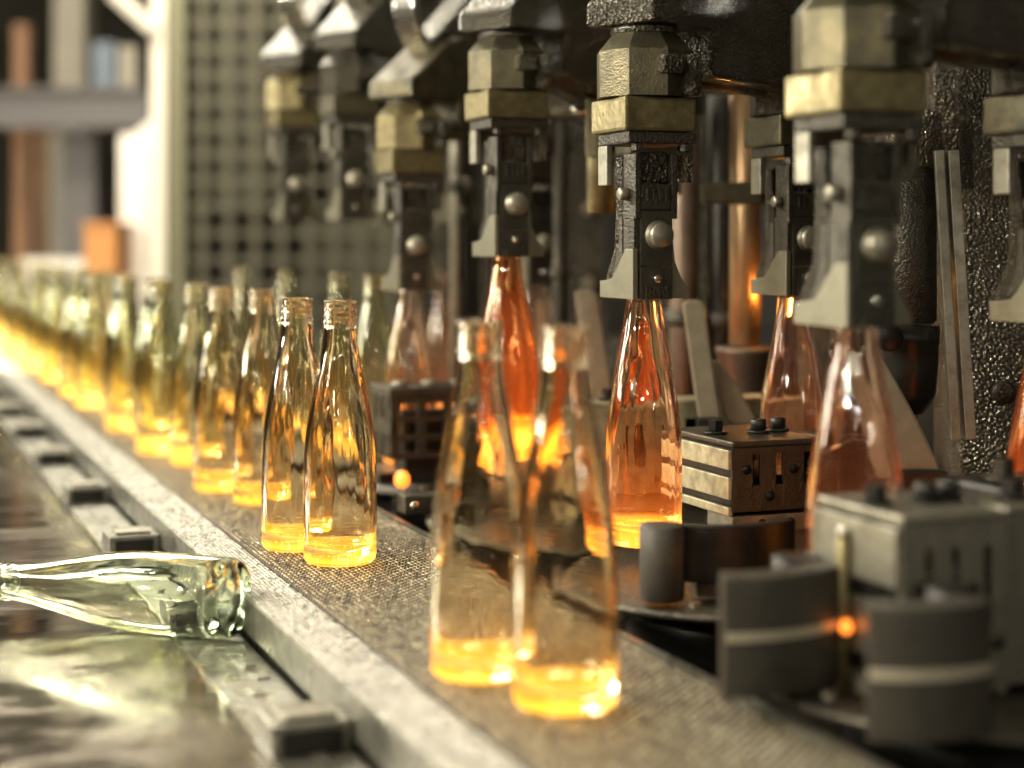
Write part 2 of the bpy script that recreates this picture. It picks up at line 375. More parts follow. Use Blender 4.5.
# yoke
mb = MB(); mb.bb(-.022, -.016, -.028, -.002, .073, .132, .001); mb.bb(.0145, .0205, -.028, -.002, .073, .132, .001); obj('yoke_cheek', mb, 'iron_smooth', tong)
mb = MB(); mb.bb(-.0155, .014, -.022, .004, .106, .134, .003); obj('yoke_block', mb, 'iron', tong)
mb = MB(); mb.bb(-.0155, .014, -.0275, -.004, .081, .1045, .0012)
for k in range(4): mb.bb(-.011+k*.0062, -.0085+k*.0062, -.0295, -.0272, .089, .100, .0006)
obj('yoke_bridge', mb, 'iron_smooth', tong)
mb = MB(); mb.cyl((-.031, -.012, .0955), (-.0225, -.012, .0955), .006, 10, .001); mb.cyl((.0208, -.012, .0925), (.0265, -.012, .0925), .005, 10, .001); obj('pivot_pin', mb, 'plate', tong)
# jaw body
mb = MB(); mb.bb(-.0165, .016, -.027, -.0195, .0, .0295, .0008); mb.bb(-.0165, .016, -.027, .010, .030, .0805, .0012); obj('jaw_body', mb, 'body', tong)
mb = MB(); mb.prism([(-.026, 0), (.047, 0), (.047, .0155), (.037, .016), (.021, .0180), (.011, .0255), (.001, .036), (-.010, .0455), (-.026, .0455)], -.0235, -.0185, 'x', .0006); obj('jaw_plate', mb, 'jaw', tong)
mb = MB(); mb.prism([(.0195, .0), (.047, .0), (.058, .016), (.057, .020), (.039, .0455), (.036, .078), (.037, .131), (.022, .131), (.018, .078), (.0195, .030)], -.0120, -.0055, 'x', .0006); obj('jaw_rear_plate', mb, 'iron', tong)
mb = MB(); mb.prism([(-.026, .0465), (-.013, .0465), (-.015, .078), (-.026, .078)], -.0225, -.0168, 'x', .0006); mb.prism([(.012, .030), (.0345, .018), (.0205, .0455), (.0185, .075), (.012, .075)], -.0165, -.0125, 'x', .0005); obj('jaw_rib', mb, 'iron_smooth', tong)
mb = MB(); mb.prism([(.0190, 0), (.041, 0), (.040, .008), (.032, .020), (.026, .034), (.0235, .060), (.0165, .060), (.0165, .030), (.0190, .028)], -.012, -.002, 'y', .0008); obj('jaw_wing', mb, 'jaw', tong)
mb = MB(); mb.cyl((.0015, -.0272, .058), (.0015, -.0295, .058), .0135, 24); mb.cyl((.0015, -.0296, .058), (.0015, -.0375, .058), .0115, 24, .0018); obj('bolt', mb, 'plate', tong)
mb = MB(); mb.bb(-.0115, .0105, -.0295, -.0272, .0, .0105, .0005); mb.bb(-.0125, -.0085, -.0305, -.0296, .008, .0125, .0004); mb.bb(.0075, .0115, -.0305, -.0296, .008, .0125, .0004); obj('gripper_tab', mb, 'iron_smooth', tong)
mb = MB(); mb.cyl((0, -.0272, .0185), (0, -.031, .0185), .0040, 12, .0006); obj('pin', mb, 'chrome', tong)
mb = MB(); mb.cyl((0, 0, .2425), (0, 0, .249), .031, 24, .001); obj('neck', mb, 'iron', tong)
TL = {(0, -1): 'large blurred foreground tong head at right gripping the amber bottle', (1, -1): 'blurred tong cut off by the right edge of the photo',
      (0, 0): 'sharp central tong head with brass collar gripping the orange-based bottle', (1, 0): 'sharp dark tong right of the central one, half behind the foreground tong',
      (0, 1): 'brassy tong left of the sharp central one, gripping the orange-red bottle', (1, 1): 'dark tong hidden behind the sharp central tong',
      (0, 2): 'bright brass-topped tong in mid distance left of the brassy one', (1, 2): 'brownish blurred tong peeking out right of the brassy tong',
      (0, 3): 'blurred raised tong with dark housing and empty jaws, second from the fence', (1, 3): 'dark blurred empty tong between the brass-topped and the brassy tong',
      (0, 4): 'farthest blurred tong beside the fence with empty jaws', (1, 4): 'faint dark tong behind the brass-topped tong'}
ZJ = {(0, -1): .245, (1, -1): .241, (0, 0): .254, (1, 0): .2515, (0, 1): .290, (1, 1): .258, (0, 2): .243, (1, 2): .246, (0, 3): .339, (1, 3): .338, (0, 4): .343, (1, 4): .341}
YO = {(0, 3): -.065, (0, 4): -.07, (1, 3): -.02, (1, -1): -.048}
first = True
TP = {}
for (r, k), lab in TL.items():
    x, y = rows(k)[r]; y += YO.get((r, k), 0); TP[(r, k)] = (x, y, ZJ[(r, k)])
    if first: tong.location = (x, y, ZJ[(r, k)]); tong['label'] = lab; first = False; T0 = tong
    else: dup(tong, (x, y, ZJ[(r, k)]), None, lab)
# darker tops in the far second row / brown ones: material set per object
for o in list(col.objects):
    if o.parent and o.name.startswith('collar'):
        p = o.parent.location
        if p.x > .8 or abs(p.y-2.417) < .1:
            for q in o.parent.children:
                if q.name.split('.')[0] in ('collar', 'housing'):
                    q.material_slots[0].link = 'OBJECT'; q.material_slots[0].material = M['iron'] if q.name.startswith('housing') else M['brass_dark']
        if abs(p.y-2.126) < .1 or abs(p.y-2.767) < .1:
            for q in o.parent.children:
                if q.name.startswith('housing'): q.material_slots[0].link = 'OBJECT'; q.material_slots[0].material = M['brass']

# takeout arms: one casting per section carrying two tongs
AL = {-1: 'large blurred oily arm casting over the foreground tong at top right', 0: 'rough black arm casting above the sharp central tong', 1: 'dark arm casting above the brassy tong',
      2: 'brass coloured arm casting above the brass-topped tong', 3: 'raised dark arm casting above the second blurred tong', 4: 'farthest raised arm casting beside the fence'}
for k, lab in AL.items():
    a = TP[(0, k)]; b = TP[(1, k)]; d = Vector((b[0]-a[0], b[1]-a[1])); Ln = d.length; ang = math.atan2(d.y, d.x)
    z0 = a[2] + .2495
    t = thing('takeout_casting', lab, 'machine arm', (a[0], a[1], z0), ang, 'takeout arms along the machine')
    dz = b[2] - a[2]
    mb = MB(); mb.prism([(-.036, 0), (-.036, .020), (-.033, .024), (.035, .078), (.08, .085), (Ln-.02, .085+dz), (Ln+.05, .075+dz), (Ln+.055, dz), (Ln-.052, dz), (Ln-.056, dz-.045), (.056, -.045), (.052, -.04), (.052, 0)], -.040, .040, 'y', .004)
    obj('casting', mb, 'brass_dark' if k == 2 else 'iron', t)
    mb = MB(); mb.cyl((.06, 0, -.034), (Ln-.06, 0, -.034+dz), .016, 16); obj('push_rod', mb, 'iron_smooth', t)
    mb = MB(); mb.prism([(.02, .08), (.09, .092), (.20, .09), (.20, .5), (.13, .5), (.11, .16)], -.025, .025, 'y', .004); obj('upright', mb, 'iron', t)
    if k >= 1:
        mb = MB(); mb.arc_wall((0, 0), .066, .078, -PI*1.15, -.1, -.018, .018, 26, .0015)
        bmesh.ops.transform(mb.b, matrix=Matrix.Translation((.065, 0, .125)) @ Matrix.Rotation(PI/2, 4, 'X'), verts=mb.b.verts[:])
        obj('curved_guard', mb, 'chrome', t, label='bright curved steel guard')

# ------------------------------------------------------------------ deadplates and their hardware
def disk(c, r, lab):
    t = thing('dead_plate', lab, 'plate', (c[0], c[1], 0), 0, 'round dead plates beside the belt')
    mb = MB(); mb.lathe([(0, .000), (r-.004, .000), (r, .002), (r, .006), (r-.003, .008), (0, .008)], 72); obj('disk', mb, 'iron_smooth', t)
    mb = MB()
    for q in range(10):
        a = q*2*PI/10+.2; mb.cyl((math.cos(a)*r*.86, math.sin(a)*r*.86, .008), (math.cos(a)*r*.86, math.sin(a)*r*.86, .0125), .006, 6)
    obj('screw', mb, 'plate', t)
    mb = MB(); mb.cyl((0, 0, -.06), (0, 0, -.001), r*.6, 32); obj('hub', mb, 'black', t)
DL = ['round dark plate at the bottom right corner under the foreground finger blocks', 'round dark plate under the sharp orange-based hanging bottle', 'round dark plate behind the front bottle pair', 'round dark plate under the mid distance cage bracket', 'round dark plate beside the far belt row', 'farthest round dark plate beside the belt']
for q, k in enumerate(range(-1, 5)):
    disk((.735, 1.345+.355*k), .168, DL[q])
mb = MB(); mb.bb(.562, 1.5, .5, 3.4, -.12, -.0605, .004)
obj('machine_bed', mb, 'iron_smooth', label='dark oily machine bed under the round plates, right of the belt', category='machine base')
mb = MB(); mb.bb(.66, 1.4, .6, 3.3, -.9, -.1205); obj('machine_plinth', mb, 'iron', label='dark plinth carrying the machine bed', category='machine base')
mb = MB(); mb.bb(.5585, .5635, .5, 4.2, -.055, -.001); obj('guide_rail', mb, 'rail', label='thin steel guide rail along the right edge of the belt', category='rail')

def bracket(name, lab, x0, x1, y0, y1, z0, zt, side, front, legw=.0, grp='slotted bottle pocket brackets'):
    """Slotted U bracket: left side plate with two bars, front plate with slots, flange, bolts."""
    t = thing(name, lab, 'bracket', (x0, y0, z0), 0, grp)
    w = x1-x0; d = y1-y0; h = zt-z0; th = .004
    mb = MB(); mb.bb(0, w, 0, d, h-.006, h, .0018); obj('top_flange', mb, front, t)
    # front plate made of strips leaving slots open
    xs = [0, w*.22, w*.30, w*.47, w*.55, w*.78, w*.86, w]
    mb = MB()
    for a in range(0, 8, 2): mb.bb(xs[a], xs[a+1], 0, th, h*.05, h-.0062, .0006)
    mb.bb(0, w, .0005, th-.0005, h*.82, h-.0063); mb.bb(0, w, .0005, th-.0005, h*.05, h*.40); obj('front_plate', mb, front, t)
    mb = MB()
    for u, v in ((.15, .62), (.40, .25), (.66, .60), (.9, .3)): mb.cyl((w*u, -.0012, h*v), (w*u, -.0001, h*v), .0048, 14); 
    obj('rivet', mb, 'black', t)
    mb = MB(); mb.bb(-.0035, 0.001, 0.002, d, h*.62, h-.008, .001); mb.bb(-.0035, .001, .002, d, h*.22, h*.52, .001); mb.bb(-.0035, .001, 0.002, d, h*.0, h*.12, .001)
    obj('side_plate', mb, side, t)
    mb = MB(); mb.bb(.0025, .005, .006, d-.007, 0, h-.007); mb.bb(.006, w-.002, d-.006, d, .0, h-.007); mb.bb(.006, w-.006, .012, d-.008, 0, h*.5, .002); obj('core', mb, 'black', t)
    mb = MB()
    for u, v in ((.18, .5), (.62, .45), (.88, .5)):
        mb.cyl((w*u, d*v, h), (w*u, d*v, h+.003), .0115, 20, .0008); mb.cyl((w*u, d*v, h+.003), (w*u, d*v, h+.0135), .0078, 6 if u < .5 else 18, .001)
    obj('bolt', mb, 'black', t)
    return t
# P: behind the sharp hanging bottle
bracket('slotted_bracket', 'pale olive slotted bracket seen through and beside the sharp hanging bottle', .735, 1.03, 1.72, 1.765, .0085, .128, 'olive', 'olive')
# Q: right of it
q = bracket('slotted_bracket', 'bracket with two pale side bars just right of the sharp hanging bottle', .76, .858, 1.40, 1.533, .0505, .120, 'olive', 'body')
bracket('slotted_bracket', 'dark slotted bracket in front of the right hand hanging bottle', .8625, .965, 1.40, 1.47, .0505, .120, 'plate', 'body')
mb = MB(); mb.bb(.761, .96, 1.402, 1.412, .034, .0500, .001); mb.bb(.765, .957, 1.412, 1.46, .0085, .0495, .001)
t = thing('bracket_foot', 'light steel foot bar with round bolt under the bracket pair', 'machine part')
obj('foot_bar', mb, 'plate', t)
mb = MB(); mb.cyl((.800, 1.4118, .022), (.800, 1.404, .022), .0088, 16, .0015); obj('round_bolt', mb, 'chrome', t)
mb = MB(); mb.cyl((.792, 1.4018, .042), (.792, 1.4008, .042), .0045, 14); mb.cyl((.822, 1.4018, .042), (.822, 1.4008, .042), .0045, 14); obj('bolt_hole', mb, 'black', t)
# R: foreground
bracket('slotted_bracket', 'blurred pale bracket with rounded top in front of the amber foreground bottle', .619, .70, .917, 1.02, .0085, .131, 'plate', 'plate')
bracket('slotted_bracket', 'blurred slotted bracket at the right edge, right of the rounded pale one', .705, .86, .925, .985, .0085, .131, 'olive', 'plate')
bracket('slotted_bracket', 'dark bracket with bolts behind the foreground ones at the right edge', .80, .98, 1.13, 1.105+.03, .0085, .137, 'plate', 'black') if False else None
mb = MB(); mb.bb(.76, 1.0, 1.0, 1.075, .0085, .130, .003)
t = thing('clamp_bar', 'dark clamp bar with three bolts behind the blurred foreground brackets', 'machine part')
obj('bar', mb, 'black', t); mb = MB()
for x in (.79, .85, .92): mb.cyl((x, 1.04, .130), (x, 1.04, .134), .014, 20, .001); mb.cyl((x, 1.04, .134), (x, 1.04, .146), .0085, 6)
obj('bolt', mb, 'iron_smooth', t)
mb = MB(); mb.cyl((.662, .955, .03), (.662, .955, .115), .008, 16, .001)
# vertical pale pins on foreground bracket side
t = thing('guide_pin', 'pale yellow vertical pin on the side of the rounded foreground bracket', 'pin', (.6125, .975, .0085)); mb = MB(); mb.cyl((0, 0, 0), (0, 0, .10), .0045, 14, .001); obj('shaft', mb, 'brass', t); mb = MB(); mb.cyl((0, 0, .1002), (0, 0, .108), .0035, 12, .001); obj('tip', mb, 'chrome', t)
# cage bracket k=2, dark, honeycomb look
t = thing('cage_bracket', 'dark openwork cage bracket with bolted lid in mid distance, right of the in-focus bottle pair', 'bracket', (.612, 2.0, .0085))
mb = MB(); mb.bb(-.002, .165, -.002, .086, .106, .118, .002); obj('lid', mb, 'iron_smooth', t)
mb = MB()
for x in (.02, .06, .10, .14): mb.cyl((x, .03, .118), (x, .03, .124), .010, 16, .001)
obj('bolt', mb, 'plate', t)
mb = MB()
for x0 in (0, .035, .07, .105, .14):
    mb.bb(x0, x0+.012, 0, .01, .03, .106, .001)
for z0 in (.03, .052, .075, .098): mb.bb(0, .152, .001, .009, z0, z0+.008, .001)
for y0 in (.015, .042, .068): mb.bb(0, .006, y0, y0+.014, .03, .106)
mb.bb(0.0005, .0055, 0, .082, .06, .078)
obj('cage', mb, 'iron_smooth', t)
mb = MB(); mb.bb(.025, .135, .02, .07, 0, .085, .002); mb.bb(-.01, .15, .015, .08, 0, .012, .001); obj('core', mb, 'black', t)
t2 = thing('stop_block', 'small dark steel stop block at the right belt edge, right of the in-focus bottle pair', 'block', tuple(PZ(405, 515, .0085))[:2] + (.0085,))
mb = MB(); mb.bb(0, .075, 0, .03, 0, .02, .002); obj('bar', mb, 'iron_smooth', t2); mb = MB(); mb.cyl((.01, -.0005, .01), (.01, -.004, .01), .005, 10); obj('screw', mb, 'chrome', t2)

# pusher finger blocks (curved graphite pads)
def finger(lab, loc, rz, Lh, h, band=True, R=.14):
    t = thing('finger_block', lab, 'finger block', loc, rz, 'curved dark pusher finger blocks')
    a = Lh/R/2
    mb = MB(); mb.arc_wall((0, R), R-.022, R, -PI/2-a, -PI/2+a, 0, h, 18, .002); obj('curved_pad', mb, 'carbon', t)
    if band:
        mb = MB(); mb.arc_wall((0, R), R+.0002, R+.0018, -PI/2-a*.97, -PI/2+a*.9, h*.47, h*.545, 18); obj('pale_band', mb, 'pale', t, label='pale band')
    e = Vector((R*math.sin(a), R-R*math.cos(a)))
    mb = MB(); mb.cyl((e.x-.006, e.y+.040, 0), (e.x-.006, e.y+.040, h), .016, 24, .002); obj('knuckle', mb, 'black', t)
    mb = MB(); mb.bb(-.02, .02, .0225, .05, .0, h*.6, .002); obj('mounting_block', mb, 'carbon', t)
    return t
def dirpx(p, q): d = q-p; return math.atan2(d.y, d.x)
p = PC(795, 697, 1.10); p2 = PC(868, 670, 1.13); finger('dark blurred curved block with a pale band, left one of the foreground pair', (p.x, p.y, .0130), dirpx(p, p2), .100, .078, R=.10)
p = PC(940, 748, 0.99); p2 = PC(1010, 742, 1.0); finger('brownish blurred curved block with a pale band, right one of the foreground pair', (p.x, p.y, .0130), dirpx(p, p2), .086, .080, R=.075)
# in-focus finger block
p = PC(662, 603, 1.395)
t = thing('finger_block', 'dark curved finger block with rounded post, right under the sharp hanging bottle', 'finger block', (p.x, p.y, .0127), -.25, 'curved dark pusher finger blocks')
mb = MB(); mb.lathe([(0, 0), (.0175, 0), (.0185, .001), (.0185, .060), (.0172, .0615), (0, .0615)], 32); obj('post', mb, 'carbon', t)
mb = MB(); mb.arc_wall((.055, .085), .074, .086, -PI*.66, -PI*.22, .012, .059, 18, .0015); obj('curved_pad', mb, 'black', t)
mb = MB(); mb.bb(.03, .08, 0.004, .03, 0, .0115, .001); obj('foot', mb, 'iron_smooth', t)

# ------------------------------------------------------------------ pads, rods and pipes behind the tongs
def pad(lab, px, py0, py1, D, w, lean, m='pad', curve=0):
    base = PC(px, py1, D); top = HC-(py0-HZ)*D/F
    h = top-base.z
    t = thing('flat_arm_pad', lab, 'machine part', base, hall_rz, 'flat rounded guide pads behind the bottles')
    poly = [(-w/2, 0), (w/2, 0)]
    n = 8
    for i in range(1, n+1): f = i/n; poly.append((w/2+lean*f+curve*f*f, h*f*.97))
    poly += [(lean+curve+w*.3, h), (lean+curve-w*.3, h)]
    for i in range(n, 0, -1): f = i/n; poly.append((-w/2+lean*f+curve*f*f, h*f*.97))
    mb = MB(); mb.prism(poly, -.006, .006, 'y', .0025); obj('pad', mb, m, t)
    mb = MB(); mb.bb(-w*.6, w*.6, -.012, .012, -.09, 0.001, .002); obj('foot', mb, 'black', t)
pad('grey-brown upright flat pad right of the sharp hanging bottle', 709, 300, 418, 1.9, .024, -.018)
pad('grey-brown upright flat pad left of the sharp hanging bottle', 603, 290, 410, 2.15, .028, -.022)
pad('short brown curved pad beside the copper rod', 745, 360, 425, 1.92, .03, -.035, curve=-.008)
pad('brown flat pad right of the amber foreground bottle', 915, 348, 470, 1.56, .045, -.045, curve=-.012)
pad('pale upright pad behind the foreground bottles', 545, 300, 420, 2.5, .03, 0)

def pipe(lab, name, cat, px, py0, py1, D, r, m, grp=None, parts=True, ch=.002):
    b = PC(px, py1, D); z1 = HC-(py0-HZ)*D/F
    t = thing(name, lab, cat, b, hall_rz, grp)
    h = z1-b.z
    mb = MB(); mb.cyl((0, 0, 0), (0, 0, h), r, 28, ch); obj('tube', mb, m, t)
    return t, h, b
t, h, b = pipe('coppery vertical rod lit orange, right of the sharp central tong', 'copper_rod', 'rod', 745, 92, 346, 2.10, .0195, 'copper')
mb = MB(); mb.cyl((0, 0, h+.0005), (0, 0, h+.014), .022, 6); obj('nut', mb, 'iron_smooth', t)
zc = (HC-(193-HZ)*2.10/F)-b.z
mb = MB(); mb.cyl((0, 0, zc-.013), (0, 0, zc+.013), .030, 6); mb.box((-.032, -.01, zc), (.045, .03, .024), bev=.002); obj('clamp', mb, 'brass_dark', t)
mb = MB(); mb.lathe([(0, -.075), (.030, -.075), (.034, -.07), (.034, -.012), (.037, -.008), (.037, -.001), (0, -.001)], 32); obj('socket', mb, 'brownbox', t)
t, h, b = pipe('dark oily cylinder with amber reflection behind the foreground tong', 'oil_cylinder', 'cylinder', 906, 168, 322, 1.64, .029, 'iron_smooth')
mb = MB(); mb.lathe([(0, -.09), (.016, -.088), (.028, -.07), (.0305, -.04), (.0305, -.022), (.032, -.02), (.032, -.003), (0, -.003)], 32); obj('cup', mb, 'black', t)
mb = MB(); mb.cyl((-.026, -.034, -.012), (-.026, -.044, -.012), .014, 20, .002); obj('knob', mb, 'black', t)
mb = MB(); mb.lathe([(0, h+.0005), (.034, h+.0005), (.034, h+.05), (.030, h+.055), (0, h+.055)], 24); obj('cap', mb, 'cast', t)
# olive hanging block left of central tong
t, h, b = pipe('yellowish hanging cylinder left of the sharp central tong', 'hanging_sleeve', 'sleeve', 601, 100, 214, 2.0, .0165, 'brass')
mb = MB(); mb.box((-.012, -.012, h*.75), (.012, .012, h*.5), bev=.001); obj('strap', mb, 'olive', t)
mb = MB(); mb.cyl((-.035, -.01, h-.012), (.03, -.01, h-.012), .006, 12, .001); obj('cross_pin', mb, 'chrome', t)

# slotted channel, castings and frames at right
mach = []
def part_thing(name, lab, cat, grp=None): return thing(name, lab, cat, grp and (0, 0, 0) or (0, 0, 0), 0, grp)
def cbox(mbx, px0, px1, py0, py1, D, depth, bev=.003, tilt=0):
    a = PC(px0, py0, D); b = PC(px1, py1, D); c = (a+b)/2; w = (px1-px0)*D/F; h = (py1-py0)*D/F
    f = Vector((SA, CA, 0)); c = c + f*depth/2
    R = Matrix.Rotation(hall_rz, 3, 'Z') @ Matrix.Rotation(tilt, 3, 'Y')
    mbx.box(c, (w, depth, h), R=R, bev=bev); return mbx
t = thing('slotted_channel', 'long grey slotted steel channel leaning on the rough casting at right', 'channel', PC(955, 430, 1.62))
def setp(o, p):
    if isinstance(o, list):
        for q in o: setp(q, p)
        return
    o.parent = p; o.matrix_parent_inverse = Matrix.Translation(p.location).inverted() if p.rotation_euler.z == 0 else (Matrix.Translation(p.location) @ Matrix.Rotation(p.rotation_euler.z, 4, 'Z')).inverted()
mb = MB(); cbox(mb, 943, 953, 150, 440, 1.60, .006, .001, -.06); cbox(mb, 957, 968, 150, 440, 1.60, .03, .001, -.06); setp(obj('flange', mb, 'plate'), t)
mb = MB(); cbox(mb, 951, 959, 152, 438, 1.618, .004, .0005, -.06); setp(obj('web', mb, 'black'), t)
mb = MB()
for py in range(170, 430, 24): cbox(mb, 953, 957, py, py+12, 1.6165, .0014, 0, -.06)
setp(obj('tooth', mb, 'chrome'), t)
t = thing('rough_casting', 'large wet rough iron casting filling the right edge', 'machine casting', PC(1000, 450, 1.72))
mb = MB(); cbox(mb, 962, 1120, 105, 606, 1.70, .12, .006); cbox(mb, 935, 962, 60, 200, 1.71, .10, .006); cbox(mb, 936, 1120, -90, 62, 1.72, .10, .006); setp(obj('column', mb, 'cast'), t)
mb = MB(); cbox(mb, 958, 992, -60, 115, 1.68, .018, .004); cbox(mb, 962, 975, 100, 190, 1.68, .018, .006); setp(obj('web', mb, 'iron'), t)
mb = MB(); a = PC(1002, 392, 1.699); mb.cyl(a, a - Vector((SA, CA, 0))*.012, .012, 16, .002); a = PC(1004, 390, 1.687); mb.cyl(a, a - Vector((SA, CA, 0))*.006, .007, 6); setp(obj('bolt', mb, 'iron_smooth'), t)
t = thing('rough_casting', 'rough dark casting block between the foreground tong and the slotted channel', 'machine casting', PC(915, 200, 1.85))
mb = MB(); cbox(mb, 885, 932, 50, 120, 1.86, .08, .006); cbox(mb, 880, 932, 118, 205, 1.86, .10, .008); setp(obj('block', mb, 'cast'), t)
mb = MB(); a = PC(912, 62, 1.79); mb.cyl(a, a+Vector((0, 0, .05)), .016, 12, .002); setp(obj('brass_plug', mb, 'brass'), t)

# deep machine frame behind everything
LBF = ['dark upright frame post right behind the foreground tong', 'dark upright frame post behind the copper rod', 'dark upright frame post behind the sharp hanging bottle', 'dark upright frame post behind the brassy tong', 'dark upright frame post behind the brass-topped tong', 'far dark upright frame post near the fence']
for i, (px, D, w) in enumerate([(850, 2.1, .10), (700, 2.35, .10), (575, 2.75, .10), (505, 3.3, .09), (452, 3.7, .05), (425, 4.1, .04)]):
    b = PC(px, HZ, D)
    t = thing('frame_post', LBF[i], 'frame post', (b.x, b.y, -.06), hall_rz, 'upright machine frame posts')
    mb = MB(); mb.bb(-w/2, w/2, 0, .07, 0, 1.35, .004); obj('post', mb, 'iron', t)
    mb = MB(); mb.bb(-w*.55, w*.55, -.012, -.001, .02, .16, .002); mb.bb(-w*.3, w*.3, -.02, -.013, .04, .12, .002); obj('foot_plate', mb, 'iron_smooth', t)
    mb = MB()
    for z in (.3, .42, .62): mb.cyl((w*.2, -.001, z), (w*.2, -.012, z), .012, 6)
    obj('bolt', mb, 'plate', t)
bl = [('long dark horizontal beam above the pads behind the tongs', .40, .07, 1.42), ('upper dark horizontal beam behind the tong housings', .60, .12, 1.36), ('low dark horizontal beam behind the brackets', .03, .10, 1.30)]
for lab, z, h, x in bl:
    t = thing('frame_beam', lab, 'frame beam', (x, 1.9, z), 0, 'long machine frame beams')
    mb = MB(); mb.bb(0, .06, -.8, 1.75, 0, h, .004); obj('beam', mb, 'iron', t)
    mb = MB()
    for q in range(9): mb.cyl((-.001, -.7+q*.28, h/2), (-.012, -.7+q*.28, h/2), .013, 6)
    obj('bolt', mb, 'plate', t)
mb = MB(); mb.bb(1.52, 1.56, .6, 3.5, -.06, 1.35); obj('machine_backing', mb, 'black', label='black back panel of the machine behind the posts and rods', category='backing')
# vertical service pipes
PL = [('silver vertical pipe behind the brass-topped tong', 408, -40, 285, 2.75, .012, 'chrome'), ('brassy vertical pipe behind the second blurred tong', 346, -40, 60, 2.85, .014, 'brass'),
      ('pale vertical pipe left of the brassy tong', 456, -60, 400, 2.6, .009, 'plate'), ('grey vertical pipe right of the brassy tong', 560, 110, 420, 2.35, .010, 'iron_smooth'),
      ('dark blue-grey vertical hose behind the copper rod', 722, 96, 518, 2.25, .018, 'black'), ('dark vertical pipe left of the copper rod', 684, 90, 518, 2.24, .02, 'brownbox'),
      ('dark vertical cylinder right of the copper rod', 803, 60, 506, 2.35, .025, 'iron_smooth')]
for lab, px, a, c, D, r, m in PL:
    t, h, b = pipe(lab, 'service_pipe', 'pipe', px, a, c, D, r, m, 'vertical service pipes behind the tongs')
    mb = MB(); mb.cyl((0, 0, h*.45), (0, 0, h*.45+.02), r*1.35, 20, .002); obj('coupling', mb, 'iron_smooth', t)
# horizontal push rods behind heads
for lab, p0, p1, r, m in (('thick dark horizontal pipe behind the central tong housing', PC(540, 105, 2.3), PC(700, 98, 2.15), .022, 'iron'), ('horizontal brown bar behind the brass-topped and brassy tongs', PC(455, 118, 3.1), PC(560, 128, 2.82), .018, 'brass_dark')):
    t = thing('cross_pipe', lab, 'pipe', p0, 0, 'horizontal pipes behind the tongs'); mb = MB(); mb.cyl((0, 0, 0), p1-p0, r, 20, .002); obj('tube', mb, m, t)
    mb = MB(); d = (p1-p0); mb.cyl(d*.3, d*.36, r*1.3, 20, .001); obj('coupling', mb, 'iron_smooth', t)
# bottles cooling on the far dead plates
GF = 'far bottles standing on the round plates'
for (px, D, lab) in ((243, 3.19, 'far blurred bottle on the plates, its rim showing above the leading belt bottle'), (287, 2.86, 'far blurred bottle on the plates just left of the in-focus pair tops'), (340, 2.62, 'far blurred bottle on the plates showing right of the in-focus pair tops'),
                     (375, 2.45, 'far blurred bottle on the plates under the second blurred tong'), (445, 2.78, 'far blurred bottle on the plates right of the reddish mid distance one')):
    b = PC(px, HZ, D); bottle((b.x, b.y, .0087), 'glass_far' if px < 400 else 'glass_mid', lab, GF, True, px)
# glowing hot gobs low behind the cage bracket (hot glass in the blow moulds), plus a bead imitating a bolt hole's glow
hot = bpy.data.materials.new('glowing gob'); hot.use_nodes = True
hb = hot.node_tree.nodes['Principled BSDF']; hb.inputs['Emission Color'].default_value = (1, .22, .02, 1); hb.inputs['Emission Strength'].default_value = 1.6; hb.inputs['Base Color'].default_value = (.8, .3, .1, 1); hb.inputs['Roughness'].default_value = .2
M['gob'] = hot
for px, py, D, lab in ((440, 432, 2.2, 'small orange glowing glass gob right of the dark cage bracket'), (402, 481, 2.02, 'small orange glowing glass gob left of the cage bracket core'), (846, 628, 1.12, 'tiny added orange bead for the bolt hole glow at the left foreground finger block')):
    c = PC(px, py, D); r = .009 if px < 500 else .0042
    mb = MB(); mb.lathe([(0, -r), (r*.6, -r*.8), (r, -r*.3), (r, r*.6), (r*.6, r*1.2), (0, r*1.4)], 20); obj('gob_or_glow', mb, 'gob', loc=c, label=lab, category='glass gob')

# ------------------------------------------------------------------ blurred hall background on the left
def bgthing(name, lab, cat, m, px0, px1, py0, py1, D, depth, grp=None, extra=None, tilt=0):
    c = PC((px0+px1)/2, py1, D); w = (px1-px0)*D/F; h = (py1-py0)*D/F
    t = thing(name, lab, cat, c, hall_rz, grp)
    mb = MB(); mb.box((0, depth/2, h/2), (w, depth, h), R=Matrix.Rotation(tilt, 3, 'Y'), bev=min(w, h, depth)*.06); obj('body', mb, m, t)
    return t, w, h
t, w, h = bgthing('white_post', 'narrow bright cream post left of the wire fence', 'post', 'cream', 151, 165, -60, 560, 5.3, .06)
mb = MB(); mb.bb(-w*.9, w*.9, -.02, .08, -.001, .02); obj('base_plate', mb, 'cream', t)
t, w, h = bgthing('white_cabinet', 'overexposed white cabinet beside the cream post', 'cabinet', 'white', 119, 152, 134, 430, 5.6, .3)
mb = MB(); mb.prism([(w*-.1, h), (w*.5, h), (w*.5, h+.05)], 0, .28, 'y'); obj('sloped_top', mb, 'white', t)
mb = MB(); mb.bb(-w*.42, w*.42, -.012, -.001, h*.1, h*.95, .003); obj('door', mb, 'white', t)
t, w, h = bgthing('grey_beam', 'wide grey horizontal steel beam crossing the background at left', 'beam', 'greybeam', -120, 150, 88, 128, 6.2, .12)
mb = MB(); mb.bb(-w/2, w/2, -.05, -.001, h*.9, h); mb.bb(-w/2, w/2, -.05, -.001, 0, h*.1); obj('flange', mb, 'greybeam', t)
